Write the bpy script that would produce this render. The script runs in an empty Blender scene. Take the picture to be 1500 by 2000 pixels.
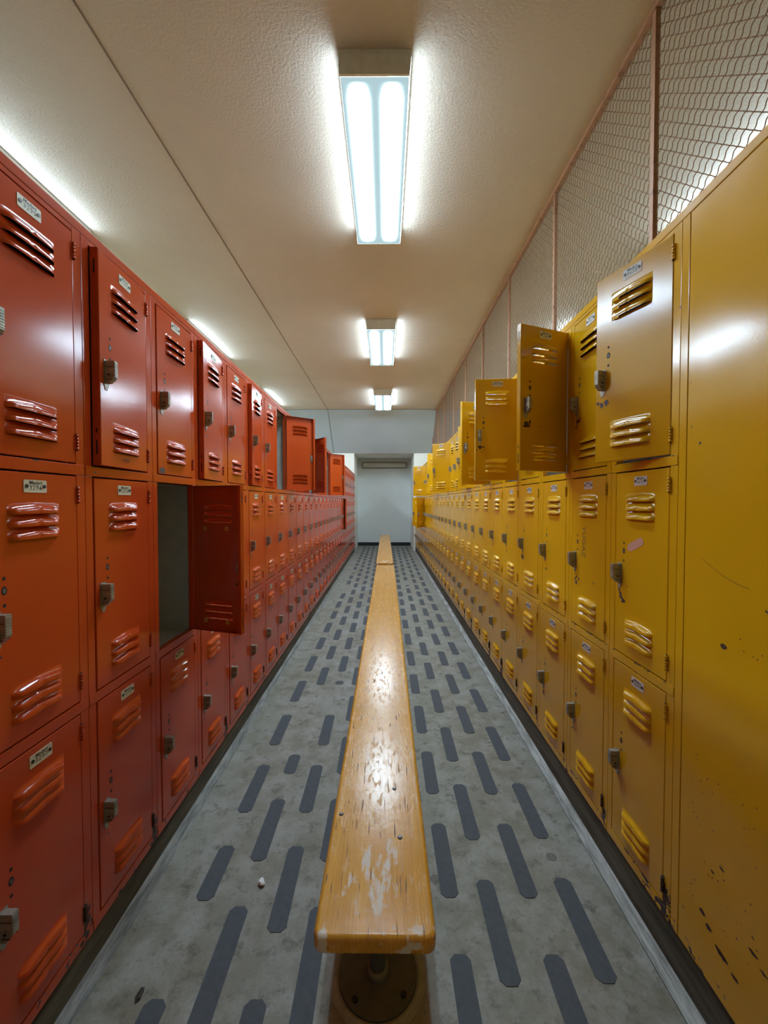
import bpy, bmesh, math, random
from mathutils import Vector, Matrix

random.seed(7)
S = bpy.context.scene
C = S.collection
PI = math.pi

# ------------------------------------------------------------------ place data
CAM_H = 1.26
XL, XR = -0.79, 0.764            # locker faces
PITCH = 0.305                    # locker width
TIER = 0.615
Y0 = 1.041                       # seam between first and second orange column
NL0, NCOL = -1, 30
ZL = [0.0995, 0.7145, 1.3295]    # bottoms of the orange tiers
ZR = [0.1275, 0.7425, 1.3575]
CEIL = 3.40
Y_SLOPE, Y_END, Y_ALC = 9.21, 10.2, 11.5
Z_LOW = 2.515
DEPTH = 0.36

# ------------------------------------------------------------------ helpers
class MB:
    """collects polygons with a material slot and smooth flag"""
    def __init__(s):
        s.v, s.f, s.m, s.sm = [], [], [], []
    def poly(s, pts, mat=0, smooth=False):
        b = len(s.v)
        s.v.extend(pts); s.f.append(tuple(range(b, b + len(pts)))); s.m.append(mat); s.sm.append(smooth)
    def box(s, x0, x1, y0, y1, z0, z1, mat=0, ch=0.0):
        if ch <= 0:
            p = [(x, y, z) for x in (x0, x1) for y in (y0, y1) for z in (z0, z1)]
            for q in ((0,1,3,2),(4,6,7,5),(0,4,5,1),(2,3,7,6),(0,2,6,4),(1,5,7,3)):
                s.poly([p[i] for i in q], mat)
            return
        bm = bmesh.new()
        bmesh.ops.create_cube(bm, size=1.0)
        for v in bm.verts:
            v.co = Vector(((x0+x1)/2 + v.co.x*(x1-x0), (y0+y1)/2 + v.co.y*(y1-y0), (z0+z1)/2 + v.co.z*(z1-z0)))
        bmesh.ops.bevel(bm, geom=bm.edges[:], offset=ch, segments=2, profile=0.6, affect='EDGES')
        s.bm(bm, mat)
    def bm(s, bm, mat=0, smooth=False):
        bm.verts.index_update()
        b = len(s.v)
        s.v.extend([tuple(v.co) for v in bm.verts])
        for f in bm.faces:
            s.f.append(tuple(b + v.index for v in f.verts)); s.m.append(mat); s.sm.append(smooth or f.smooth)
        bm.free()
    def cyl(s, c, r, h, axis='Z', n=12, mat=0, r2=None):
        bm = bmesh.new()
        bmesh.ops.create_cone(bm, cap_ends=True, segments=n, radius1=r, radius2=r if r2 is None else r2, depth=h)
        R = {'Z': Matrix.Identity(3), 'X': Matrix.Rotation(PI/2, 3, 'Y'), 'Y': Matrix.Rotation(PI/2, 3, 'X')}[axis]
        for v in bm.verts:
            v.co = R @ v.co + Vector(c)
        for f in bm.faces:
            f.smooth = len(f.verts) == 4
        s.bm(bm, mat)
    def grid(s, rows, mat=0, smooth=True):
        b = len(s.v); n = len(rows[0])
        for r in rows: s.v.extend(r)
        for i in range(len(rows)-1):
            for j in range(n-1):
                s.f.append((b+i*n+j, b+i*n+j+1, b+(i+1)*n+j+1, b+(i+1)*n+j)); s.m.append(mat); s.sm.append(smooth)
    def mesh(s, name, mats):
        me = bpy.data.meshes.new(name)
        me.from_pydata([tuple(p) for p in s.v], [], s.f)
        for m in mats: me.materials.append(m)
        me.polygons.foreach_set('material_index', s.m)
        me.polygons.foreach_set('use_smooth', s.sm)
        me.update()
        return me

def obj(name, me, parent=None, loc=(0,0,0), rot=(0,0,0)):
    o = bpy.data.objects.new(name, me)
    C.objects.link(o)
    o.location = loc; o.rotation_euler = rot
    if parent: o.parent = parent
    return o

def tag(o, label, cat, group=None):
    o['label'] = label; o['category'] = cat
    if group: o['group'] = group
    return o

def thing(name, label, cat, loc=(0,0,0), rz=0.0, group=None):
    o = obj(name, None, None, loc, (0,0,rz))
    o.empty_display_size = 0.05
    return tag(o, label, cat, group)

def struct(name, mb, mat):
    o = obj(name, mb.mesh(name, mat if isinstance(mat, list) else [mat]))
    o['kind'] = 'structure'
    return o

ORD = ['first','second','third','fourth','fifth','sixth','seventh','eighth','ninth','tenth','eleventh','twelfth',
       'thirteenth','fourteenth','fifteenth','sixteenth','seventeenth','eighteenth','nineteenth','twentieth',
       'twenty-first','twenty-second','twenty-third','twenty-fourth','twenty-fifth','twenty-sixth','twenty-seventh',
       'twenty-eighth','twenty-ninth','thirtieth','thirty-first','thirty-second']

# ------------------------------------------------------------------ materials
class NT:
    def __init__(s, name):
        s.mat = bpy.data.materials.new(name); s.mat.use_nodes = True
        s.t = s.mat.node_tree; s.n = s.t.nodes; s.l = s.t.links
        s.b = s.n['Principled BSDF']
    def new(s, kind, **kw):
        nd = s.n.new(kind)
        for k, v in kw.items():
            if hasattr(nd, k): setattr(nd, k, v)
        return nd
    def put(s, v, sock):
        if v is None: return
        if isinstance(v, bpy.types.NodeSocket): s.l.new(v, sock)
        else: sock.default_value = v
    def m(s, op, a, b=None, c=None, clamp=False):
        nd = s.new('ShaderNodeMath', operation=op); nd.use_clamp = clamp
        for i, v in enumerate((a, b, c)): s.put(v, nd.inputs[i])
        return nd.outputs[0]
    def coord(s, which='Object'):
        return s.new('ShaderNodeTexCoord').outputs[which]
    def mapping(s, vec, scale=(1,1,1), loc=(0,0,0)):
        nd = s.new('ShaderNodeMapping'); s.put(vec, nd.inputs[0])
        nd.inputs['Scale'].default_value = scale; s.put(loc, nd.inputs['Location'])
        return nd.outputs[0]
    def noise(s, vec, scale, detail=3, rough=0.55, w=None):
        nd = s.new('ShaderNodeTexNoise')
        if w is not None:
            nd.noise_dimensions = '4D'; s.put(w, nd.inputs['W'])
        s.put(vec, nd.inputs['Vector'])
        nd.inputs['Scale'].default_value = scale; nd.inputs['Detail'].default_value = detail; nd.inputs['Roughness'].default_value = rough
        return nd.outputs['Fac']
    def ramp(s, fac, a, b, x=0.0, y=1.0):
        nd = s.new('ShaderNodeMapRange'); nd.clamp = True
        s.put(fac, nd.inputs[0])
        for i, v in enumerate((a, b, x, y)): nd.inputs[i+1].default_value = v
        return nd.outputs[0]
    def mix(s, fac, a, b, mode='MIX'):
        nd = s.new('ShaderNodeMix'); nd.data_type = 'RGBA'; nd.blend_type = mode
        s.put(fac, nd.inputs[0]); s.put(a, nd.inputs[6]); s.put(b, nd.inputs[7])
        return nd.outputs[2]
    def sep(s, vec):
        nd = s.new('ShaderNodeSeparateXYZ'); s.put(vec, nd.inputs[0]); return nd.outputs
    def bump(s, h, strength, dist, prev=None):
        nd = s.new('ShaderNodeBump'); s.put(h, nd.inputs['Height'])
        nd.inputs['Strength'].default_value = strength; nd.inputs['Distance'].default_value = dist
        if prev: s.l.new(prev, nd.inputs['Normal'])
        return nd.outputs[0]
    def out(s, col=None, rough=None, metal=None, normal=None, spec=None):
        s.put(col, s.b.inputs['Base Color']); s.put(rough, s.b.inputs['Roughness']); s.put(metal, s.b.inputs['Metallic'])
        s.put(normal, s.b.inputs['Normal']); s.put(spec, s.b.inputs['Specular IOR Level'])
        return s.mat

def c4(r, g, b): return (r, g, b, 1.0)

def plain(name, col, rough=0.6, metal=0.0, var=0.08, scale=20, bump=0.0):
    t = NT(name); co = t.coord()
    n = t.noise(co, scale, 4)
    col2 = t.mix(t.ramp(n, .3, .7), c4(*[c*(1-var) for c in col]), c4(*[min(1, c*(1+var)) for c in col]))
    nrm = t.bump(t.noise(co, scale*4, 3), bump, .002) if bump else None
    return t.out(col2, rough, metal, nrm)

def paint(name, col, chips, rust, rough=0.15, frame=False):
    """gloss enamel on sheet steel, with chips below the latch and rust flakes along the floor"""
    t = NT(name); co = t.coord(); xyz = t.sep(co)
    rnd = t.new('ShaderNodeObjectInfo').outputs['Random']
    w = t.m('MULTIPLY', rnd, 37.0)
    pos = t.new('ShaderNodeNewGeometry').outputs['Position']; pz = t.sep(pos)[2]
    soft = t.noise(co, 5, 3, .5, w)
    base = t.mix(t.ramp(soft, .3, .7), c4(*[c*.96 for c in col]), c4(*[min(1, c*1.03) for c in col]))
    # chips where the latch knocks the door
    cx, cz, rx, rz = (.126, .045, .026, .055) if frame else (-.214, .188, .026, .03)
    dx = t.m('DIVIDE', t.m('SUBTRACT', xyz[0], cx), rx); dz = t.m('DIVIDE', t.m('SUBTRACT', xyz[2], cz), rz)
    d = t.m('SQRT', t.m('ADD', t.m('MULTIPLY', dx, dx), t.m('MULTIPLY', dz, dz)))
    n1 = t.noise(co, 55, 3, .6, w)
    sc = t.m('ADD', t.m('SUBTRACT', 1.0, d), t.m('MULTIPLY', t.m('SUBTRACT', n1, .5), 5.0))
    sc = t.m('ADD', sc, t.m('MULTIPLY', t.m('SUBTRACT', rnd, .5), 1.0))
    m1 = t.ramp(sc, 1.55 - chips, 1.62 - chips)
    m1 = t.m('MULTIPLY', m1, t.m('LESS_THAN', d, 1.9))
    if frame:                      # only low down, where the mop wets the hinges; flecks along the rail edges
        m1 = t.m('MULTIPLY', m1, t.m('LESS_THAN', pz, .30))
        edge = t.m('LESS_THAN', t.m('ABSOLUTE', t.m('SUBTRACT', xyz[2], .0262)), .0018)
        m1 = t.m('MAXIMUM', m1, t.m('MULTIPLY', edge, t.ramp(n1, .66 - rust, .68 - rust)))
    # rust flakes close to the floor
    n2 = t.noise(pos, 26, 4, .65)
    z2 = t.ramp(pz, .12, .20, rust, -.08)
    m2 = t.ramp(t.m('ADD', n2, z2), .66, .69)
    # small scattered nicks
    n3 = t.noise(co, 38, 2, .5, w)
    m3 = t.ramp(n3, .80 - max(chips,0)*.05, .81 - max(chips,0)*.05)
    mk = t.m('MAXIMUM', t.m('MAXIMUM', m1, m2), m3)
    colr = t.mix(mk, base, c4(.045, .022, .018))
    r = t.m('ADD', t.m('MULTIPLY', mk, .45), t.ramp(soft, .3, .75, rough - .02, rough + .03))
    h = t.bump(soft, .08, .006)
    h = t.bump(t.noise(co, 130, 1), .06, .001, h)
    return t.out(colr, r, 0.0, h, 0.5)

ORANGE = paint('orange_enamel', (.49, .060, .012), .18, .02)
YELLOW = paint('yellow_enamel', (.655, .345, .006), .55, .06)
ORANGE_P = paint('orange_enamel_frame', (.49, .060, .012), 1.2, .04, frame=True)
YELLOW_P = paint('yellow_enamel_frame', (.655, .345, .006), 1.35, .10, frame=True)
INNER = plain('locker_grey_inside', (.44, .45, .42), .55)
DARK = plain('dark_void', (.008, .006, .005), .8)
CHIP = plain('bare_chip', (.075, .045, .045), .6, var=.3, scale=60)
INK = plain('black_ink', (.015, .014, .013), .5)
SCRAWL = plain('faded_marker', (.16, .085, .01), .6)
SCRAWL_O = plain('faded_marker_dark', (.13, .02, .008), .6)
PLATE_L = plain('cream_plate', (.62, .57, .43), .35)
PLATE_R = plain('pale_plate', (.66, .62, .58), .35)
STEEL = plain('worn_steel', (.34, .32, .275), .36, .45, .25, 60)
PLUG = plain('lock_plug', (.14, .12, .105), .5, .3)
STICK = plain('pink_tape', (.62, .30, .22), .6)
RESIDUE = plain('tape_residue', (.62, .28, .07), .7)

def concrete():
    t = NT('concrete_floor'); co = t.coord()
    big = t.noise(co, 1.6, 5, .6); mid = t.noise(co, 9, 6, .65); fine = t.noise(co, 90, 4, .7)
    col = t.mix(t.ramp(big, .32, .68), c4(.168, .152, .105), c4(.245, .240, .210))
    col = t.mix(t.ramp(mid, .42, .68, 0, .75), col, c4(.33, .325, .305))
    col = t.mix(t.ramp(t.noise(co, 16, 6, .7), .53, .68, 0, .85), col, c4(.095, .083, .06))
    col = t.mix(t.ramp(fine, .55, .72, 0, .6), col, c4(.09, .08, .066))
    v = t.new('ShaderNodeTexVoronoi'); v.inputs['Scale'].default_value = 4.5; t.put(co, v.inputs['Vector'])
    gum = t.m('MULTIPLY', t.m('LESS_THAN', v.outputs['Distance'], .085), t.m('GREATER_THAN', t.sep(v.outputs['Color'])[0], .62))
    col = t.mix(t.m('MULTIPLY', gum, .65), col, c4(.075, .065, .055))
    r = t.ramp(mid, .3, .7, .52, .68)
    h = t.bump(fine, .25, .0015); h = t.bump(mid, .1, .004, h)
    return t.out(col, r, 0, h, .4)

def stucco(name, col, strength=.35):
    t = NT(name); co = t.coord()
    n = t.noise(co, 2.0, 4); f = t.noise(co, 70, 4, .6); g = t.noise(co, 190, 2)
    c = t.mix(t.ramp(n, .3, .7), c4(*[x*.95 for x in col]), c4(*[min(1, x*1.03) for x in col]))
    h = t.bump(f, strength, .006); h = t.bump(g, strength*.5, .003, h)
    return t.out(c, .7, 0, h, .3)

def wood():
    t = NT('varnished_wood'); co = t.coord(); xyz = t.sep(co)
    warp = t.noise(t.mapping(co, (6, .5, 1)), 2.2, 3)
    gx = t.m('ADD', t.m('MULTIPLY', xyz[0], 95.0), t.m('MULTIPLY', warp, 16.0))
    ring = t.m('ADD', t.m('MULTIPLY', t.m('SINE', gx), .5), .5)
    fib = t.noise(t.mapping(co, (260, 5, 60)), 1.0, 4, .6)
    blot = t.noise(t.mapping(co, (5, 1.2, 1)), 1.5, 4)
    col = t.mix(t.ramp(fib, .3, .72), c4(.52, .235, .022), c4(.74, .385, .055))
    col = t.mix(t.m('MULTIPLY', ring, .28), col, c4(.46, .19, .02))
    col = t.mix(t.ramp(blot, .4, .75, 0, .4), col, c4(.74, .42, .10))
    # dark scratches along the grain and dents
    s1 = t.ramp(t.noise(t.mapping(co, (190, 13, 1)), 1.0, 2, .4), .665, .70, 0, .9)
    s2 = t.ramp(t.noise(t.mapping(co, (42, 30, 1)), 1.0, 3, .6), .70, .72, 0, .6)
    dk = t.m('MAXIMUM', s1, s2)
    col = t.mix(dk, col, c4(.10, .05, .02))
    # varnish worn off near the end of the board
    dx = t.m('DIVIDE', t.m('SUBTRACT', xyz[0], .005), .07); dy = t.m('DIVIDE', t.m('SUBTRACT', xyz[1], .135), .095)
    d = t.m('SQRT', t.m('ADD', t.m('MULTIPLY', dx, dx), t.m('MULTIPLY', dy, dy)))
    nw = t.noise(t.mapping(co, (44, 15, 10)), 1.0, 5, .65)
    wr = t.ramp(t.m('ADD', t.m('SUBTRACT', 1.0, d), t.m('MULTIPLY', t.m('SUBTRACT', nw, .5), 6.0)), .5, 1.1)
    wr = t.m('MULTIPLY', wr, t.m('LESS_THAN', d, 1.35))
    ed = t.m('MULTIPLY', t.ramp(xyz[1], .012, .03, 1, 0), t.ramp(t.noise(co, 26, 3), .56, .62))
    wr = t.m('MAXIMUM', wr, ed)
    col = t.mix(t.m('MULTIPLY', wr, .9), col, c4(.66, .62, .55))
    pit = t.ramp(t.noise(t.mapping(co, (60, 22, 1)), 1.0, 4, .65), .54, .66)
    r = t.m('ADD', t.ramp(pit, 0, 1, .19, .38), t.m('MULTIPLY', t.m('MAXIMUM', wr, dk), .35))
    h = t.bump(t.m('SUBTRACT', 1.0, dk), .35, .0008); h = t.bump(fib, .06, .0008, h)
    h = t.bump(t.noise(co, 14, 3), .12, .004, h); h = t.bump(t.noise(co, 90, 4, .6), .25, .001, h); h = t.bump(pit, .25, .0007, h)
    return t.out(col, r, 0, h, .30)

def curb_dark():
    t = NT('scuffed_curb'); co = t.coord()
    n = t.noise(t.mapping(co, (1, .6, 5)), 6, 5, .7)
    col = t.mix(t.ramp(n, .35, .75), c4(.05, .043, .03), c4(.16, .145, .11))
    return t.out(col, .7, 0, t.bump(n, .2, .003), .3)

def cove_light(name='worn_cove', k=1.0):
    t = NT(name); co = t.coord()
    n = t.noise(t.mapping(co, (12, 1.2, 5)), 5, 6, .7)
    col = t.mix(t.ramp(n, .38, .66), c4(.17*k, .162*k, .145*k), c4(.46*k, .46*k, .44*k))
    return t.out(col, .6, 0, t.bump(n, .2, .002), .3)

def rusty():
    t = NT('brown_metal_paint'); co = t.coord()
    n = t.noise(co, 14, 4, .6)
    col = t.mix(t.ramp(n, .55, .7), c4(.33, .165, .088), c4(.16, .065, .03))
    return t.out(col, .55, 0, t.bump(n, .1, .001), .4)

LIGHT_COL = (.735, .97, 1.14)
def emission_lens(peak, base):
    """prismatic lens: two tubes glow through it as soft streaks"""
    t = NT('lit_lens'); xyz = t.sep(t.coord())
    def lobe(cx):
        u = t.m('DIVIDE', t.m('SUBTRACT', xyz[0], cx), .0262)
        return t.m('EXPONENT', t.m('MULTIPLY', t.m('MULTIPLY', u, u), -1.0))
    streak = t.m('ADD', lobe(-.083), lobe(.083))
    yy = t.m('ABSOLUTE', xyz[1])
    end = t.ramp(yy, .50, .592, 1.0, 0.0)
    end = t.m('MULTIPLY', end, end)
    st = t.m('ADD', t.m('MULTIPLY', t.m('MULTIPLY', streak, end), peak), base)
    t.b.inputs['Base Color'].default_value = c4(.22, .28, .30); t.b.inputs['Roughness'].default_value = .4
    hot = t.ramp(st, .7, 3.0)
    col = t.mix(hot, c4(.58, .88, 1.0), c4(*LIGHT_COL))
    t.put(col, t.b.inputs['Emission Color']); t.put(st, t.b.inputs['Emission Strength'])
    return t.mat

def emission_side(strength):
    t = NT('lit_lens_side'); xyz = t.sep(t.coord())
    t.b.inputs['Base Color'].default_value = c4(.6, .65, .66)
    t.b.inputs['Emission Color'].default_value = c4(*LIGHT_COL)
    t.b.inputs['Emission Strength'].default_value = strength
    return t.mat

CONC = concrete()
CEILM = stucco('ceiling_stucco', (.53, .455, .38), .75)
SOFFIT = stucco('soffit_grey', (.38, .44, .49), .12)
WHITE = stucco('white_wall', (.84, .85, .80), .12)
ALCOVE = stucco('alcove_grey', (.68, .72, .71), .10)
BEIGE = stucco('beige_wall', (.84, .72, .50), .2)
WOOD = wood()
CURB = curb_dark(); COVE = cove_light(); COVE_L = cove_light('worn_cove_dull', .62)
STRIP = plain('grip_tape', (.060, .068, .080), .75, 0, .14, 45, .25)
BLACK = plain('black_rubber', (.010, .011, .014), .5)
JOINT = plain('joint_line', (.17, .12, .08), .8)
JOINT2 = plain('joint_line_pale', (.50, .42, .32), .8)
RUST = rusty()
WIRE = plain('brown_wire', (.22, .105, .045), .5, .2)
HOUSING = plain('fixture_white', (.62, .60, .55), .5)
LENS = emission_lens(150.0, .62)
LENS_S = emission_side(15.0)
GREYPIPE = plain('grey_painted_steel', (.16, .15, .12), .5)
PLATEDARK = plain('dark_floor_plate', (.075, .078, .062), .6, 0, .2, 40, .1)
RING = plain('mortar_ring', (.30, .30, .27), .8, 0, .15, 40, .2)
SCREW = plain('dark_screw', (.03, .03, .03), .35, .8)
UNLIT = plain('unlit_lens', (.42, .40, .33), .35)
UNLIT_F = plain('unlit_lens_rim', (.20, .18, .13), .5)
PAPER = plain('white_paper', (.85, .86, .88), .6)
RUSTED = plain('rusted_hinge', (.060, .024, .016), .7, .1, .3, 60, .2)
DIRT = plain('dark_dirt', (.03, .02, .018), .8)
CAPT_L = ORANGE_P; CAPT_R = YELLOW_P

# ------------------------------------------------------------------ lettering
def glyph(text, size=1.0, shear=0.0, offset=0.0):
    cu = bpy.data.curves.new('glyph', 'FONT'); cu.body = text; cu.size = size; cu.shear = shear; cu.offset = offset
    cu.resolution_u = 2; cu.align_x = 'CENTER'; cu.align_y = 'CENTER'
    o = bpy.data.objects.new('glyph', cu); C.objects.link(o)
    dg = bpy.context.evaluated_depsgraph_get()
    me = o.evaluated_get(dg).to_mesh()
    vs = [tuple(v.co) for v in me.vertices]; fs = [tuple(p.vertices) for p in me.polygons]
    o.evaluated_get(dg).to_mesh_clear()
    bpy.data.objects.remove(o); bpy.data.curves.remove(cu)
    return vs, fs
BRAND = glyph('Medart', .0115, .25, .0002)
DIG = {d: glyph(d, .0150, .05) for d in '0123456789'}

def stamp(mb, g, x, z, y, mat, rot=0.0):
    b = len(mb.v); c, s_ = math.cos(rot), math.sin(rot)
    mb.v.extend([(x + vx*c - vy*s_, y, z + vx*s_ + vy*c) for vx, vy, _ in g[0]])
    for f in g[1]:
        mb.f.append(tuple(b+i for i in f)); mb.m.append(mat); mb.sm.append(False)

def plate_mesh(number, mat):
    mb = MB()
    w, h, k = .0295, .0140, .002
    out = [(-w+k,-h),(w-k,-h),(w,-h+k),(w,h-k),(w-k,h),(-w+k,h),(-w,h-k),(-w,-h+k)]
    mb.poly([(x, -.0012, z) for x, z in out], 0)
    for i in range(8):
        a, b_ = out[i], out[(i+1) % 8]
        mb.poly([(a[0],-.0012,a[1]),(b_[0],-.0012,b_[1]),(b_[0],0,b_[1]),(a[0],0,a[1])], 0)
    for sx in (-1, 1):
        mb.cyl((sx*.0225, -.0016, 0), .0042, .0018, 'Y', 10, 1)
    stamp(mb, BRAND, 0, .0078, -.0015, 1)
    for i, d in enumerate(str(number)):
        stamp(mb, DIG[d], (i-1.5)*.0085, -.0035, -.0015, 1)
    return mb.mesh('number_plate', [mat, INK])

# ------------------------------------------------------------------ locker parts
HALF = PITCH/2
DW, DH = .245, .581          # door leaf
LOUV_X = -.1225

def louvre(mb, cx, zb, cell, last):
    nu, nv, hw = 24, 6, .066
    rows = []
    for iv in range(nv+2):
        row = []
        for iu in range(nu+1):
            u = -1 + 2*iu/nu
            ua = min(1, abs(u)*1.066)
            tl = .0125 + .0080*(1-abs(u))
            e = max(0, 1-ua**8)**.5
            if iv <= nv:
                v = iv/nv; s_ = v*tl
                D = .0125*(1-.18*math.exp(-(u/.06)**2))
                y = -D*e*max(0, 1-v**2.6)**.55 if v < 1 else 0
            else:
                s_, y = cell, 0
            row.append((cx+u*hw, y, zb+s_))
        rows.append(row)
    # row order so normals face -y
    mb.grid(rows, 0, True)

def door_mesh(paintmat, decals=()):
    mb = MB(); cell, hw = .0277, .066
    c = .0018
    x0, x1, z0, z1 = -DW+c, -c, c, DH-c
    lx0, lx1 = LOUV_X-hw, LOUV_X+hw
    lows, ups = .044, .435
    y = 0.0
    def q(a, b_, zz0, zz1): mb.poly([(a,y,zz0),(b_,y,zz0),(b_,y,zz1),(a,y,zz1)], 0)
    q(x0, lx0, z0, z1); q(lx1, x1, z0, z1)
    q(lx0, lx1, z0, lows); q(lx0, lx1, lows+3*cell, ups); q(lx0, lx1, ups+3*cell, z1)
    for zb in (lows, ups):
        for k in range(3): louvre(mb, LOUV_X, zb+k*cell, cell, k == 0)
    # rolled edge and return flange
    f = .021
    o_ = [(-DW,0),(0,0),(0,DH),(-DW,DH)]; i_ = [(x0,z0),(x1,z0),(x1,z1),(x0,z1)]
    for k in range(4):
        a, b_ = i_[k], i_[(k+1) % 4]; A, B = o_[k], o_[(k+1) % 4]
        mb.poly([(A[0],c,A[1]),(B[0],c,B[1]),(b_[0],0,b_[1]),(a[0],0,a[1])], 0)
        if k != 3:
            mb.poly([(A[0],f,A[1]),(B[0],f,B[1]),(B[0],c,B[1]),(A[0],c,A[1])], 0)
    # latch-side flange with its dark slots
    zs = [0, .030, .068, .088, .100, .481, .493, .513, .551, DH]
    for k in range(len(zs)-1):
        a, b_ = zs[k], zs[k+1]
        if k in (1, 3, 5, 7) and k != 4 and k != 5:
            ys = (c, .009, .013, f)
            for j in range(3):
                mb.poly([(-DW,ys[j],a),(-DW,ys[j],b_),(-DW,ys[j+1],b_),(-DW,ys[j+1],a)], 1 if j == 1 else 0)
        else:
            mb.poly([(-DW,c,a),(-DW,c,b_),(-DW,f,b_),(-DW,f,a)], 0)
    # inner lip of the channel
    mb.poly([(-DW,f,0),(-DW,f,DH),(-DW+.014,f,DH),(-DW+.014,f,0)], 0)
    # three lock holes
    for z, rx, rz, m in ((.3575,.0035,.0042,1),(.332,.0062,.0092,3),(.301,.0035,.0042,1)):
        mb.poly([(-.198+rx*math.cos(a*PI/6), -.0004, z+rz*math.sin(a*PI/6)) for a in range(12)], 1)
        if m == 3:
            mb.poly([(-.198+rx*.62*math.cos(a*PI/6), -.0007, z+rz*.62*math.sin(a*PI/6)) for a in range(12)], 2)
    for d in decals:
        if d[0] == 'poly':
            mb.poly([(x, -.0005, z) for x, z in d[1]], d[2])
        else:
            stamp(mb, d[1], d[2], d[3], -.0006, d[4], d[5])
    return mb.mesh('door', [paintmat, DARK, PLUG, CHIP, SCRAWL, SCRAWL_O])

def body_mesh(paintmat, toprow):
    mb = MB()
    g = .0007
    zt = TIER - .0003 + (.012 if toprow else 0)
    ch = .0011
    mb.box(-HALF+g, -.1262, 0, .022, .001, zt, 0, ch)
    mb.box(.1240, HALF-g, 0, .022, .001, zt, 0, ch)
    mb.box(-HALF+g+.001, HALF-g-.001, -.0014, .022, .0003, .027, 0, ch)
    if toprow:
        mb.box(-.1262, .1240, .0003, .022, TIER-.0005, zt, 0, ch)
    # inner stop flange behind the door
    # steel case, grey inside
    a, b_, y0, y1, z0, z1 = -HALF+.0015, HALF-.0015, .0222, DEPTH, .002, TIER-.003
    t = .0012
    mb.box(a, a+t, y0, y1, z0, z1, 1); mb.box(b_-t, b_, y0, y1, z0, z1, 1)
    mb.box(a+t, b_-t, y1-t, y1, z0, z1, 1)
    mb.box(a+t, b_-t, y0, y1-t, z0+.012, z0+.012+t, 1); mb.box(a+t, b_-t, y0, y1-t, z1-t, z1, 1)
    return mb.mesh('body', [paintmat, INNER])

def handle_mesh():
    mb = MB()
    w, d, h = .0072, .0265, .060
    # side profile (y,z) with a sloped underside
    pr = [(0,-.0), (-.012,.0), (-d,.016), (-d,h), (0,h)]
    n = len(pr)
    mb.poly([(-w, p[0], p[1]) for p in pr], 0); mb.poly([(w, p[0], p[1]) for p in reversed(pr)], 0)
    for i in range(n):
        a, b_ = pr[i], pr[(i+1) % n]
        mb.poly([(-w,a[0],a[1]),(w,a[0],a[1]),(w,b_[0],b_[1]),(-w,b_[0],b_[1])], 0)
    for k in range(7):
        z = .0195+k*.0056
        mb.box(-w*.9, w*.9, -d-.0013, -d, z, z+.003, 0)
    for sx in (-1, 1):
        mb.cyl((sx*(w+.0012), -.0135, .021), .0056, .003, 'X', 12, 0)
        mb.cyl((sx*(w+.003), -.0135, .021), .003, .002, 'X', 10, 1)
        x0 = sx*w; x1 = sx*(w+.0007)
        mb.box(min(x0,x1), max(x0,x1), -d+.002, -.003, .0425, .0438, 1)
        mb.box(min(x0,x1), max(x0,x1), -d+.004, -.004, .008, .0095, 1)
    # back plate with pointed tail
    out = [(-.0105,-.006),(-.004,-.019),(.004,-.019),(.0105,-.006),(.0105,.0635),(-.0105,.0635)]
    mb.poly([(x,-.0016,z) for x, z in out], 0)
    for i in range(6):
        a, b_ = out[i], out[(i+1) % 6]
        mb.poly([(a[0],-.0016,a[1]),(b_[0],-.0016,b_[1]),(b_[0],0,b_[1]),(a[0],0,a[1])], 0)
    return mb.mesh('handle', [STEEL, SCREW])

def hinge_mesh(mat):
    mb = MB()
    for k in range(5):
        mb.cyl((0, 0, .004+.0082*k), .0043 if k % 2 == 0 else .0038, .0074, 'Z', 10, 0)
    mb.cyl((0, 0, .0205), .0028, .043, 'Z', 8, 1)
    mb.box(-.007, 0, .0012, .0022, .0, .041, 0)
    return mb.mesh('hinge', [mat, DARK])

def latch_mesh():
    mb = MB()
    bm = bmesh.new()
    bmesh.ops.create_uvsphere(bm, u_segments=14, v_segments=8, radius=1)
    for v in bm.verts:
        v.co = Vector((v.co.x*.009, v.co.y*.004, v.co.z*.030))
    mb.bm(bm, 0, True)
    mb.box(-.004, .004, .002, .010, -.006, .006, 0, .001)
    return mb.mesh('latch', [STEEL])

HANDLE = handle_mesh(); LATCH = latch_mesh()
HINGE = {'o': hinge_mesh(ORANGE_P), 'y': hinge_mesh(YELLOW_P), 'r': hinge_mesh(RUSTED)}
DOOR = {'o': door_mesh(ORANGE), 'y': door_mesh(YELLOW)}
BODY = {('o',0): body_mesh(ORANGE_P, False), ('o',1): body_mesh(ORANGE_P, True),
        ('y',0): body_mesh(YELLOW_P, False), ('y',1): body_mesh(YELLOW_P, True)}

def blob(cx, cz, r, seed, stretch=1.0, n=14):
    rr = random.Random(seed)
    return [(cx + math.cos(i*2*PI/n)*r*stretch*rr.uniform(.55,1.15), cz + math.sin(i*2*PI/n)*r*rr.uniform(.5,1.15)) for i in range(n)]

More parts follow.
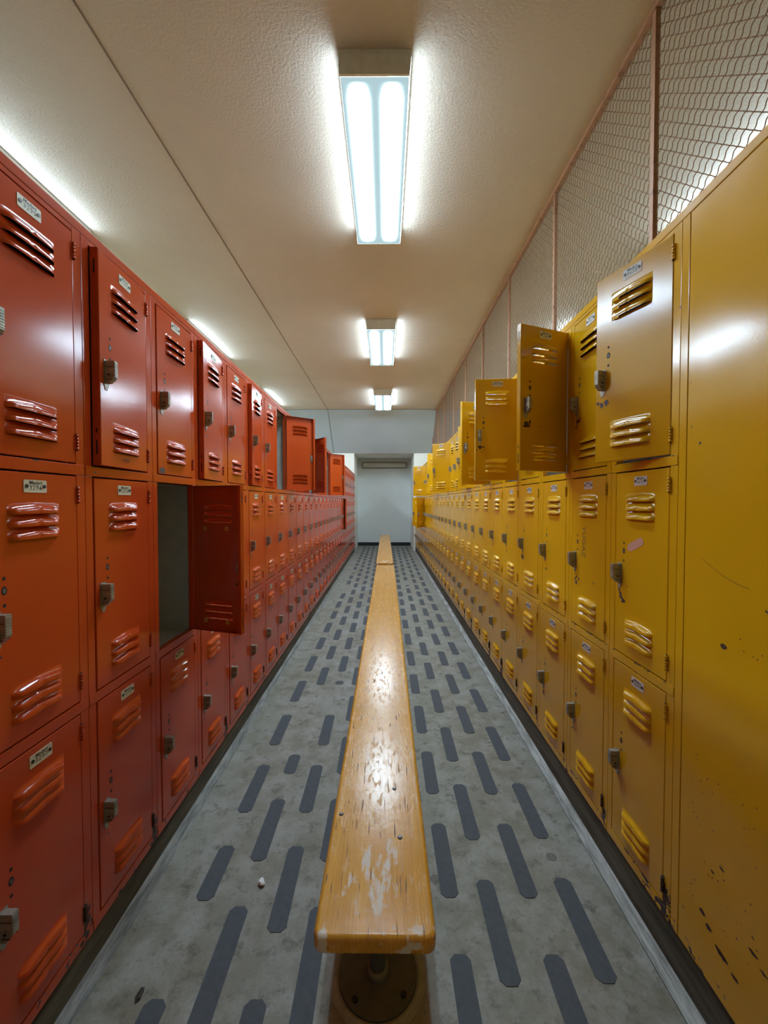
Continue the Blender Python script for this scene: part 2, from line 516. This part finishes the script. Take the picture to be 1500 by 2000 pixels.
SPECIAL_DOOR = {
    ('o',2,0): door_mesh(ORANGE, [('txt', glyph('M7B3', .016), -.125, .024, 5, .03)]),
    ('o',2,1): door_mesh(ORANGE, [('poly', blob(-.218, .012, .014, 3, 1.5), 3)]),
    ('o',0,1): door_mesh(ORANGE, [('poly', blob(-.10, .485, .020, 5, .8), 3), ('poly', blob(-.088, .452, .008, 6), 3)]),
    ('y',2,0): door_mesh(YELLOW, [('poly', blob(-.221, .182, .011, 8, .9), 3), ('poly', blob(-.203, .187, .012, 9, .8), 3), ('poly', blob(-.235, .190, .006, 10), 3)]),
    ('y',1,0): door_mesh(YELLOW, [('poly', [(-.229,.235),(-.226,.205),(-.216,.185),(-.205,.172),(-.190,.166),(-.188,.172),(-.200,.180),(-.211,.192),(-.221,.212)], 3),
                                  ('poly', blob(-.197, .170, .009, 11, 1.2), 3), ('poly', blob(-.178, .222, .005, 12, .5), 3)]),
    ('y',1,1): door_mesh(YELLOW, [('txt', glyph('YUGAZ', .036), -.150, .335, 4, -PI/2),
                                  ('poly', blob(-.205, .168, .010, 14, 1.2), 3), ('poly', blob(-.185, .185, .006, 15), 3), ('poly', blob(-.075, .190, .006, 16, .7), 3)]),
    ('y',1,2): door_mesh(YELLOW, [('poly', blob(-.200, .172, .008, 17, .8), 3)]),
}

ROWN = ['bottom', 'middle', 'top']
# open doors: (colour, row, column) -> angle in degrees
OPEN = {('o',2,0): 5, ('o',2,2): 5, ('o',2,4): 5, ('o',2,6): 127, ('o',2,10): 43, ('o',2,14): 131,
        ('o',1,1): 73, ('o',1,21): 12,
        ('y',2,0): 19, ('y',2,2): 112, ('y',2,4): 86, ('y',2,6): 113, ('y',2,8): 20, ('y',2,12): 50, ('y',2,15): 38, ('y',2,22): 60,
        ('y',1,22): 139, ('y',1,23): 56}
WORD = {'o': 'orange', 'y': 'yellow'}

def state(key):
    a = OPEN.get(key, 0)
    if a == 0: return 'closed', ''
    if a < 9: return 'slightly ajar', ''
    if a < 30: return 'partly opened', ''
    if a < 100: return 'open', ''
    return 'wide open', ''

def add_locker(c, row, col):
    key = (c, row, col)
    left = c == 'o'
    zb = (ZL if left else ZR)[row]
    yc = Y0 + PITCH*col + HALF
    n = col - NL0 if left else col
    st, _ = state(key)
    label = f"{st} {WORD[c]} steel locker in the {ROWN[row]} row, {ORD[n]} from the camera"
    extra = {('o',2,0): 'with a marker scrawl low on its door', ('y',1,0): 'with pink tape on its door', ('y',1,1): 'with a marker scrawl on its door'}.get(key)
    if extra: label = f"{WORD[c]} locker {extra}, {ROWN[row]} row, {ORD[n]} from the camera"
    t = thing('locker', label, 'locker', ((XL if left else XR), yc, zb), PI/2 if left else -PI/2, f"{WORD[c]} lockers")
    obj('body', BODY[(c, 1 if row == 2 else 0)], t)
    a = OPEN.get(key, 0)
    jit = random.Random(hash((row, col, left)) & 0xffff).uniform(0, .35)
    d = obj('door', SPECIAL_DOOR.get(key, DOOR[c]), t, (.1228, -.0008, .0303), (0, 0, math.radians(a if a else jit)))
    num = (3295 - 3*(col+1) if left else 3658 + 3*col) + (2-row if left else 2-row)
    p = obj('number_plate', plate_mesh(num, PLATE_L if left else PLATE_R), d, (LOUV_X+.0025, 0, .551))
    h = obj('handle', HANDLE, d, (-.218, 0, .228))
    h['label'] = 'steel lift handle'
    hg = obj('hinge', HINGE['r' if row == 0 else c], d, (.0018, -.0022, .032))
    if row == 0: hg['label'] = 'rusted lower hinge'
    obj('hinge', HINGE[c], d, (.0018, -.0022, .513))
    if a > 25:
        obj('latch', LATCH, d, (-.222, .005, .255))
    if key == ('y',1,0):
        mb = MB(); w, h2 = .040, .0125
        pts = [(-w,-h2*.4),(-w+.012,-h2),(w-.006,-h2),(w,-h2*.5),(w,h2*.7),(w-.008,h2),(-w+.016,h2),(-w,h2*.5)]
        mb.poly([(x,-.0009,z) for x, z in pts]); 
        for i in range(8):
            q, r = pts[i], pts[(i+1) % 8]
            mb.poly([(q[0],-.0009,q[1]),(r[0],-.0009,r[1]),(r[0],0,r[1]),(q[0],0,q[1])])
        s_ = obj('tape', mb.mesh('tape', [STICK]), d, (-.142, 0, .357), (0, math.radians(-24), 0)); s_['label'] = 'torn pink tape'
    if key == ('o',1,1):
        for k, (x, z) in enumerate(((-.165,.41),(-.06,.41),(-.165,.035),(-.06,.035))):
            mb = MB(); mb.box(-.008,.008,.0004,.0010,-.008,.008)
            obj('tape_residue', mb.mesh('tape_residue', [RESIDUE]), d, (x, 0, z))
    return t

for row in range(3):
    for col in range(NL0, NCOL): add_locker('o', row, col)
    for col in range(NCOL): add_locker('y', row, col)

# caps along the locker tops
def cap(c, k, ya, yb):
    mb = MB(); left = c == 'o'
    X = XL if left else XR; z = (ZL if left else ZR)[2] + TIER + .0125
    xa, xb = (X-DEPTH, X+.001) if left else (X-.001, X+DEPTH)
    mb.box(xa-(X), xb-(X), ya+.001, yb-.001, 0, .024, 0, .002)
    o = obj('locker_top_cap', mb.mesh('locker_top_cap', [CAPT_L if left else CAPT_R]), None, (X, 0, z))
    tag(o, f"{WORD[c]} steel cap strip along the {WORD[c]} locker tops, {ORD[k]} length from the camera", 'cap strip', f"{WORD[c]} cap strips")
brk = [Y0+PITCH*i for i in (-1, 2, 9, 16, 23, 30)]
for i in range(5): cap('o', i, brk[i], brk[i+1])
brk = [Y0-.03] + [Y0+PITCH*i for i in (4, 11, 18, 25, 30)]
for i in range(5): cap('y', i, brk[i], brk[i+1])

# blank end panel beside the first yellow lockers, and its edge strip
def filler():
    t = thing('filler_panel', 'large blank yellow steel panel beside the first yellow lockers', 'panel', (XR, Y0-.0285, ZR[0]), -.025)
    mb = MB()
    ht = TIER*3+.012
    OY = Y0-.0285; y0, y1 = -1.75, 0
    mb.box(0, .02, y0, y1, 0, ht, 0, .0015)
    # scratches, flakes and chips worn through the paint
    rr = random.Random(4)
    def fl(y, z, r, sx, seed): mb.poly([(-.0005, q[0], q[1]) for q in reversed(blob(y-OY, z-ZR[0], r, seed, sx, 9))], 1)
    fl(.888, .934, .008, 1.6, 21)
    for k in range(5): fl(.82+rr.uniform(-.03,.03), .955+rr.uniform(-.02,.02), .002, 1, 30+k)
    for y, z, r, sx in ((.935,.275,.006,1.8),(.915,.258,.007,1.6),(.882,.238,.008,1.7),(.87,.234,.006,2.2),(.84,.225,.005,2.5),(.905,.40,.003,2.5),(.88,.43,.003,2.6),(.80,.33,.005,2.4),(.775,.315,.004,2.4)):
        fl(y, z, r, sx, int(y*1000+z*100))
    for k in range(60): fl(rr.uniform(.78,.98), rr.uniform(.28,.66), rr.uniform(.0008,.0022), 1.2, 60+k)
    arc = [(.955-.13*u, 1.125-.045*math.sin(u*1.5)) for u in [i/10 for i in range(11)]]
    for (a, b_) in zip(arc, arc[1:]):
        mb.poly([(-.0004, a[0]-OY, a[1]-ZR[0]), (-.0004, b_[0]-OY, b_[1]-ZR[0]), (-.0004, b_[0]-OY, b_[1]-ZR[0]-.0012), (-.0004, a[0]-OY, a[1]-ZR[0]-.0012)], 2)
    obj('panel', mb.mesh('panel', [YELLOW_P, RUSTED, SCRAWL]), t)
    mb = MB(); mb.box(-.001, .022, y1+.0012, y1+.0273, 0, ht, 0, .0012)
    obj('edge_strip', mb.mesh('edge_strip', [YELLOW_P]), t)
    mb = MB(); mb.box(-.002, .04, y0, y1+.027, ht+.0005, ht+.0245, 0, .002)
    obj('top_cap', mb.mesh('top_cap', [YELLOW_P]), t)
filler()
mb = MB(); mb.box(-.02, 0, -.9, 0, 0, TIER*3+.012, 0, .0015)
tag(obj('filler_panel', mb.mesh('filler_panel', [ORANGE_P]), None, (XL, Y0-PITCH-.001, ZL[0])),
    'blank orange steel panel before the first orange lockers, at the picture edge', 'panel')

# ------------------------------------------------------------------ room shell
W = 3.22
YB = -2.6
def quad(pts, mat, name):
    mb = MB(); mb.poly(pts); return struct(name, mb, mat)
mb = MB(); mb.box(-W, W, YB, Y_ALC+.1, -.06, 0); struct('floor', mb, CONC)
mb = MB(); mb.box(-W, W, YB, Y_SLOPE, CEIL, CEIL+.1); struct('ceiling', mb, CEILM)
mb = MB()
for a in ((0,),):
    p = [(-W,Y_SLOPE,CEIL),(W,Y_SLOPE,CEIL),(W,Y_END,Z_LOW),(-W,Y_END,Z_LOW)]
    mb.poly(p); up = [(x,y+.05,z+.12) for x,y,z in p]
    mb.poly(list(reversed(up)))
    for i in range(4):
        j = (i+1) % 4; mb.poly([p[i], up[i], up[j], p[j]])
struct('wall_end_slope', mb, SOFFIT)
AX0, AX1 = -.803, .728
mb = MB(); mb.box(-W, AX0, Y_END, Y_ALC+.1, 0, Z_LOW+.1); struct('wall_end_left', mb, WHITE)
mb = MB(); mb.box(AX1, W, Y_END, Y_ALC+.1, 0, Z_LOW+.1); struct('wall_end_right', mb, WHITE)
mb = MB(); mb.box(AX0, AX1, Y_ALC, Y_ALC+.1, 0, Z_LOW); struct('wall_alcove', mb, ALCOVE)
mb = MB(); mb.box(AX0, AX1, Y_END+.001, Y_ALC+.1, Z_LOW, Z_LOW+.1); struct('ceiling_alcove', mb, ALCOVE)
mb = MB(); mb.box(-W-.1, -W, YB, Y_ALC+.1, 0, CEIL); struct('wall_left', mb, BEIGE)
mb = MB(); mb.box(W, W+.1, YB, Y_ALC+.1, 0, CEIL); struct('wall_right', mb, BEIGE)
mb = MB(); mb.box(-W, W, YB-.1, YB, 0, CEIL); struct('wall_back', mb, BEIGE)
mb = MB(); mb.box(AX0+.001, AX1-.001, Y_ALC-.012, Y_ALC, 0, .10, 0, .003); struct('baseboard_alcove', mb, BLACK)

# curbs under the lockers
def curb(name, X, sgn, ztop, cove):
    mb = MB()
    y0, y1 = -.9, Y0+PITCH*NCOL
    prof = [(0, ztop-.001), (0, .012)] ; xs = lambda d: X + sgn*d
    def strip(a, b_, mat):
        mb.poly([(xs(a[0]), y0, a[1]), (xs(b_[0]), y0, b_[1]), (xs(b_[0]), y1, b_[1]), (xs(a[0]), y1, a[1])], mat)
    strip((.004, ztop-.001), (.004, .012), 0)
    strip((.004, .012), (-.012, .004), 1)
    strip((-.012, .004), (-.034, .001), 1)
    strip((.004, ztop-.001), (DEPTH, ztop-.001), 0); strip((DEPTH, ztop-.001), (DEPTH, 0), 0)
    for y in (y0, y1):
        mb.poly([(xs(.004), y, .0), (xs(.004), y, ztop-.001), (xs(DEPTH), y, ztop-.001), (xs(DEPTH), y, 0)], 0)
    struct(name, mb, [CURB, cove])
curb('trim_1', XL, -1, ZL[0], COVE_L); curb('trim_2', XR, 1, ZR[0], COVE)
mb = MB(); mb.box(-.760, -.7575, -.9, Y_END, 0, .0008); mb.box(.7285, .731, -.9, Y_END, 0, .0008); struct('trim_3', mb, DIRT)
# joints in the ceiling boards
mb = MB(); mb.box(-1.335, -1.326, YB, Y_SLOPE, CEIL-.0025, CEIL)
dy, dz = Y_END-Y_SLOPE, Z_LOW-CEIL
mb.poly([(-1.335,Y_SLOPE-.002,CEIL-.003),(-1.326,Y_SLOPE-.002,CEIL-.003),(-1.326,Y_END-.002,Z_LOW-.003),(-1.335,Y_END-.002,Z_LOW-.003)])
struct('trim_4', mb, JOINT)
mb = MB(); mb.box(-W, W, 5.297, 5.305, CEIL-.0015, CEIL); struct('trim_5', mb, JOINT2)
mb = MB(); mb.box(-W, W, Y_SLOPE-.022, Y_SLOPE, CEIL-.006, CEIL); struct('trim_6', mb, GREYPIPE)

# ------------------------------------------------------------------ ceiling lights
FX_L, FX_W, FX_H = 1.22, .345, .118
def fixture_meshes():
    h = MB()
    h.box(-FX_W/2-.004, FX_W/2+.004, -FX_L/2-.01, FX_L/2+.01, -.026, 0, 0, .003)
    cp = MB()
    top, bot, th = FX_W/2+.002, FX_W/2-.006, .012
    p = [(-top, -.0265), (top, -.0265), (bot, -FX_H), (-bot, -FX_H)]
    cp.poly([(x, 0, z) for x, z in p]); cp.poly([(x, th, z) for x, z in reversed(p)])
    for i in range(4):
        j = (i+1) % 4
        cp.poly([(p[i][0],0,p[i][1]),(p[i][0],th,p[i][1]),(p[j][0],th,p[j][1]),(p[j][0],0,p[j][1])])
    d = MB()
    top, bot, L = FX_W/2, FX_W/2-.008, FX_L/2-.001
    d.poly([(-bot,-L,-FX_H),(bot,-L,-FX_H),(bot,L,-FX_H),(-bot,L,-FX_H)][::-1], 0)
    d.poly([(-top,-L,-.028),(-bot,-L,-FX_H),(-bot,L,-FX_H),(-top,L,-.028)][::-1], 1)
    d.poly([(top,-L,-.028),(bot,-L,-FX_H),(bot,L,-FX_H),(top,L,-.028)], 1)
    return h.mesh('housing', [HOUSING]), cp.mesh('end_cap', [HOUSING]), d.mesh('diffuser', [LENS, LENS_S])
FH, FC, FD = fixture_meshes()
for (x, where) in ((-.052, 'the bench aisle'), (-2.495, 'the aisle behind the orange lockers'), (2.41, 'the aisle beyond the wire mesh')):
    for k, y in enumerate((2.545, 5.31, 8.17)):
        t = thing('ceiling_light', f"lit fluorescent ceiling light over {where}, {ORD[k]} from the camera", 'ceiling light', (x, y, CEIL), 0, 'fluorescent ceiling lights')
        obj('housing', FH, t); obj('diffuser', FD, t)
        obj('end_cap', FC, t, (0, -FX_L/2-.012, 0)); obj('end_cap', FC, t, (0, FX_L/2, 0))

# unlit light over the alcove wall
t = thing('wall_light', 'unlit long pale light fitting high on the alcove wall', 'wall light', (-.03, Y_ALC, 2.33))
mb = MB(); mb.box(-.65, .65, -.10, 0, -.095, .085, 0, .03); obj('housing', mb.mesh('housing', [UNLIT_F]), t)
mb = MB(); mb.box(-.62, .62, -.13, -.098, -.07, .06, 0, .015); obj('lens', mb.mesh('lens', [UNLIT]), t)

# ------------------------------------------------------------------ benches
SEAT_T, SEAT_Z = .036, .412
def plank(w, L):
    bm = bmesh.new()
    r = .020; n = 6; pts = []
    for (cx, cy, a0) in ((w/2-r, r, -PI/2), (w/2-r, L-r, 0), (-w/2+r, L-r, PI/2), (-w/2+r, r, PI)):
        for i in range(n+1):
            a = a0 + i*PI/2/n; pts.append((cx+r*math.cos(a), cy+r*math.sin(a)))
    vs = [bm.verts.new((x, y, 0)) for x, y in pts]
    f = bm.faces.new(vs)
    ex = bmesh.ops.extrude_face_region(bm, geom=[f])
    for v in [g for g in ex['geom'] if isinstance(g, bmesh.types.BMVert)]: v.co.z = SEAT_T
    bmesh.ops.recalc_face_normals(bm, faces=bm.faces)
    ed = [e for e in bm.edges if abs(e.verts[0].co.z-e.verts[1].co.z) < 1e-6]
    bmesh.ops.bevel(bm, geom=ed, offset=.009, segments=4, profile=.5, affect='EDGES')
    for fc in bm.faces: fc.smooth = len(fc.verts) == 4
    mb = MB(); mb.bm(bm); return mb.mesh('seat', [WOOD])

def bench(label, x0, y0, x1, y1, w, peds, bolts):
    L = math.hypot(x1-x0, y1-y0); rz = math.atan2(-(x1-x0), y1-y0)
    t = thing('bench', label, 'bench', (x0, y0, 0), rz, 'wooden benches')
    obj('seat', plank(w, L), t, (0, 0, SEAT_Z-SEAT_T))
    for y in peds:
        mb = MB()
        mb.cyl((0,0,(SEAT_Z-SEAT_T)/2+.006), .021, SEAT_Z-SEAT_T-.014, 'Z', 20)
        mb.cyl((0,0,.018), .034, .016, 'Z', 20, 0, .023)
        mb.box(-.085, .085, -.085, .085, SEAT_Z-SEAT_T-.008, SEAT_Z-SEAT_T-.0005)
        pd = obj('pedestal', mb.mesh('pedestal', [GREYPIPE]), t, (0, y, 0))
        mb = MB()
        mb.cyl((0,0,.0055), .104, .009, 'Z', 40)
        obj('base_plate', mb.mesh('base_plate', [PLATEDARK]), pd)
        mb = MB()
        n = 40
        for i in range(n):
            a, b_ = i*2*PI/n, (i+1)*2*PI/n
            rng = ((.105,.0045),(.112,.0065),(.128,.0008))
            for (r0, z0), (r1, z1) in zip(rng, rng[1:]):
                mb.poly([(r0*math.cos(a),r0*math.sin(a),z0),(r1*math.cos(a),r1*math.sin(a),z1),(r1*math.cos(b_),r1*math.sin(b_),z1),(r0*math.cos(b_),r0*math.sin(b_),z0)], 0, True)
        obj('mortar_ring', mb.mesh('mortar_ring', [RING]), pd)
        for a in (.6, 2.4, 4.0, 5.6):
            mb = MB(); mb.cyl((.086*math.cos(a), .086*math.sin(a), .0115), .0075, .005, 'Z', 8)
            obj('bolt', mb.mesh('bolt', [SCREW]), pd)
    for (x, y) in bolts:
        mb = MB(); mb.cyl((0,0,.0008), .0062, .0018, 'Z', 14, 0, .005); mb.cyl((0,0,.0022), .0022, .0012, 'Z', 8, 1)
        obj('bolt', mb.mesh('bolt', [SCREW, STEEL]), t, (x, y, SEAT_Z))
bench('long varnished wooden bench in front, its near end scuffed and whitened', -.0214, .751, -.004, 5.349, .243, (.280, 1.7, 3.1, 4.3),
      ((-.100, .307), (.046, .404), (.057, .233), (-.09, 4.2), (.06, 4.25)))
bench('second wooden bench end to end behind the scuffed one, reaching the alcove', -.012, 5.549, -.013, 10.40, .243, (.35, 1.8, 3.2, 4.5), ((-.07, .3), (.06, .34)))

# ------------------------------------------------------------------ grip strips on the floor
SW, SL = .057, .291
def strip_mesh(L):
    mb = MB(); w, c = SW/2, .014
    p = [(-w+c,-L/2),(w-c,-L/2),(w,-L/2+c),(w,L/2-c),(w-c,L/2),(-w+c,L/2),(-w,L/2-c),(-w,-L/2+c)]
    mb.poly([(x,y,.0016) for x,y in p])
    for i in range(8):
        a, b_ = p[i], p[(i+1) % 8]
        mb.poly([(a[0],a[1],0),(b_[0],b_[1],0),(b_[0],b_[1],.0016),(a[0],a[1],.0016)])
    return mb.mesh('grip_strip', [STRIP])
SM = {}
cols = [(-.577,.713,.4483,'o',0),(-.452,.944,.4483,'o',1),(-.325,.713,.4483,'o',2),(-.203,.944,.4483,'o',3),
        (.203,.816,.4495,'y',0),(.328,1.034,.4485,'y',1),(.461,.816,.4495,'y',2),(.588,1.041,.4485,'y',3)]
ROWW = {('o',0): 'beside the orange lockers', ('o',1): 'second line from the orange lockers', ('o',2): 'third line from the orange lockers',
        ('o',3): "under the orange-locker side of the bench", ('y',0): "at the yellow-locker side of the bench", ('y',1): 'third line from the yellow lockers',
        ('y',2): 'second line from the yellow lockers', ('y',3): 'beside the yellow lockers'}
CUT = {('o',0,1): (.092, 0), ('o',1,2): (0, .152), ('o',1,3): None, ('o',2,4): (.24, 0), ('o',0,11): None, ('o',0,14): (0,.2), ('y',1,11): (0, .22)}
for x, y0, p, side, ci in cols:
    k = n = 0
    while y0 + p*k + SL < 11.35:
        a, b_ = y0+p*k-.031, y0+p*k+SL-.031
        cut = CUT.get((side, ci, k), (0, 0))
        k += 1
        if cut is None: continue
        a += cut[0]; b_ -= cut[1]
        L = round(b_-a, 3)
        if L not in SM: SM[L] = strip_mesh(L)
        kind = 'torn dark grip strip' if L < .25 else 'dark grey grip strip'
        o = obj('grip_strip', SM[L], None, (x + random.uniform(-.003,.003), (a+b_)/2, .0002), (0,0,random.uniform(-.008,.008)))
        tag(o, f"{kind} {ROWW[(side,ci)]}, {ORD[n]} from the camera", 'grip strip', 'grip strips on the floor')
        n += 1

# scrap of paper, clump of dirt
bm = bmesh.new(); bmesh.ops.create_icosphere(bm, subdivisions=2, radius=1)
rr = random.Random(2)
for v in bm.verts:
    k = rr.uniform(.6, 1.15); v.co = Vector((v.co.x*.011*k, v.co.y*.016*k, max(0, v.co.z*.009*k+.006)))
mb = MB(); mb.bm(bm)
tag(obj('paper_scrap', mb.mesh('paper_scrap', [PAPER]), None, (-.41, 1.278, .0005), (0,0,.6)), 'tiny crumpled white paper scrap on the concrete between bench and orange lockers', 'paper scrap')
bm = bmesh.new(); bmesh.ops.create_icosphere(bm, subdivisions=2, radius=1)
for v in bm.verts:
    k = rr.uniform(.5, 1.15); v.co = Vector((v.co.x*.008*k, v.co.y*.018*k, max(0, v.co.z*.004*k+.002)))
mb = MB(); mb.bm(bm)
tag(obj('dirt_clump', mb.mesh('dirt_clump', [DIRT]), None, (-.628, .981, .0005)), 'small dark clump of dirt on the concrete near the orange lockers', 'dirt')

# ------------------------------------------------------------------ wire mesh partition on the yellow side
MX = XR + DEPTH + .03
MZ0, MZ1 = 1.97, CEIL
def wire_mesh(L):
    H = MZ1-MZ0-.03
    mb = MB(); st = .0575; lam = .0407; amp = .0003; r = .0020
    for sgn in (1, -1):
        c0 = -H if sgn > 0 else 0
        c = c0 + .02
        i = 0
        while c < (L if sgn > 0 else L+H):
            # line u = c + sgn*v
            if sgn > 0: v0, v1 = max(0, -c), min(H, L-c)
            else: v0, v1 = max(0, c-L), min(H, c)
            if v1 - v0 > .02:
                n = max(3, int((v1-v0)*1.4142/.0068))
                rings = []
                for j in range(n+1):
                    v = v0 + (v1-v0)*j/n
                    s_ = v*1.41421
                    off = amp*math.sin(2*PI*s_/lam + i*PI)
                    oy = .0030*math.cos(2*PI*s_/lam)*sgn
                    u = c + sgn*v
                    du, dv = off*.7071, -off*.7071*sgn
                    uu, vv = min(max(u+du, 0), L), min(max(v+dv, 0), H)
                    px, pv = .7071, -.7071*sgn
                    rings.append([(oy+r*math.cos(q), uu+px*r*math.sin(q), vv+pv*r*math.sin(q)) for q in (0, 2.094, 4.189, 0)])
                mb.grid(rings, 0, True)
            c += st; i += 1
    return mb.mesh('wire_mesh', [WIRE])
BAY = 1.01
WM = {BAY: wire_mesh(BAY-.026), .34: wire_mesh(.314)}
for k in range(10):
    L = BAY if k < 9 else .34
    y = .752 + BAY*k
    t = thing('wire_mesh_panel', f"rust-brown diamond wire mesh panel above the yellow lockers, {ORD[k]} bay from the camera", 'wire mesh panel', (MX, y, 0), 0, 'wire mesh bays')
    obj('wire_mesh', WM[L], t, (.012, .013, MZ0))
    mb = MB(); mb.box(0, .022, -.0125, .0125, 0, MZ1-.0305, 0, .0015); obj('post', mb.mesh('post', [RUST]), t)
    mb = MB(); mb.box(-.004, .030, -.0125, L-.0130, MZ1-.030, MZ1-.0005, 0, .002); obj('top_rail', mb.mesh('top_rail', [RUST]), t)

# ------------------------------------------------------------------ camera and picture settings
cam = bpy.data.cameras.new('camera'); co = bpy.data.objects.new('camera', cam); C.objects.link(co)
cam.sensor_fit = 'VERTICAL'; cam.sensor_height = 36; cam.lens = 775/2000*36; cam.clip_start = .02; cam.clip_end = 60
co.location = (0, 0, CAM_H)
co.rotation_euler = (PI/2 - math.atan(19/775), 0, math.atan(3/775))
S.camera = co
w = bpy.data.worlds.new('world'); S.world = w; w.use_nodes = True
w.node_tree.nodes['Background'].inputs[0].default_value = (0,0,0,1)
vs = S.view_settings
S.display_settings.display_device = 'sRGB'
vs.view_transform = 'Standard'; vs.look = 'None'; vs.gamma = 1; vs.use_curve_mapping = False; vs.exposure = 0.0
S.cycles.max_bounces = 6; S.cycles.diffuse_bounces = 5; S.cycles.glossy_bounces = 3
S.cycles.sample_clamp_indirect = 8.0
S.cycles.use_light_tree = False
S.cycles.caustics_reflective = False; S.cycles.caustics_refractive = False
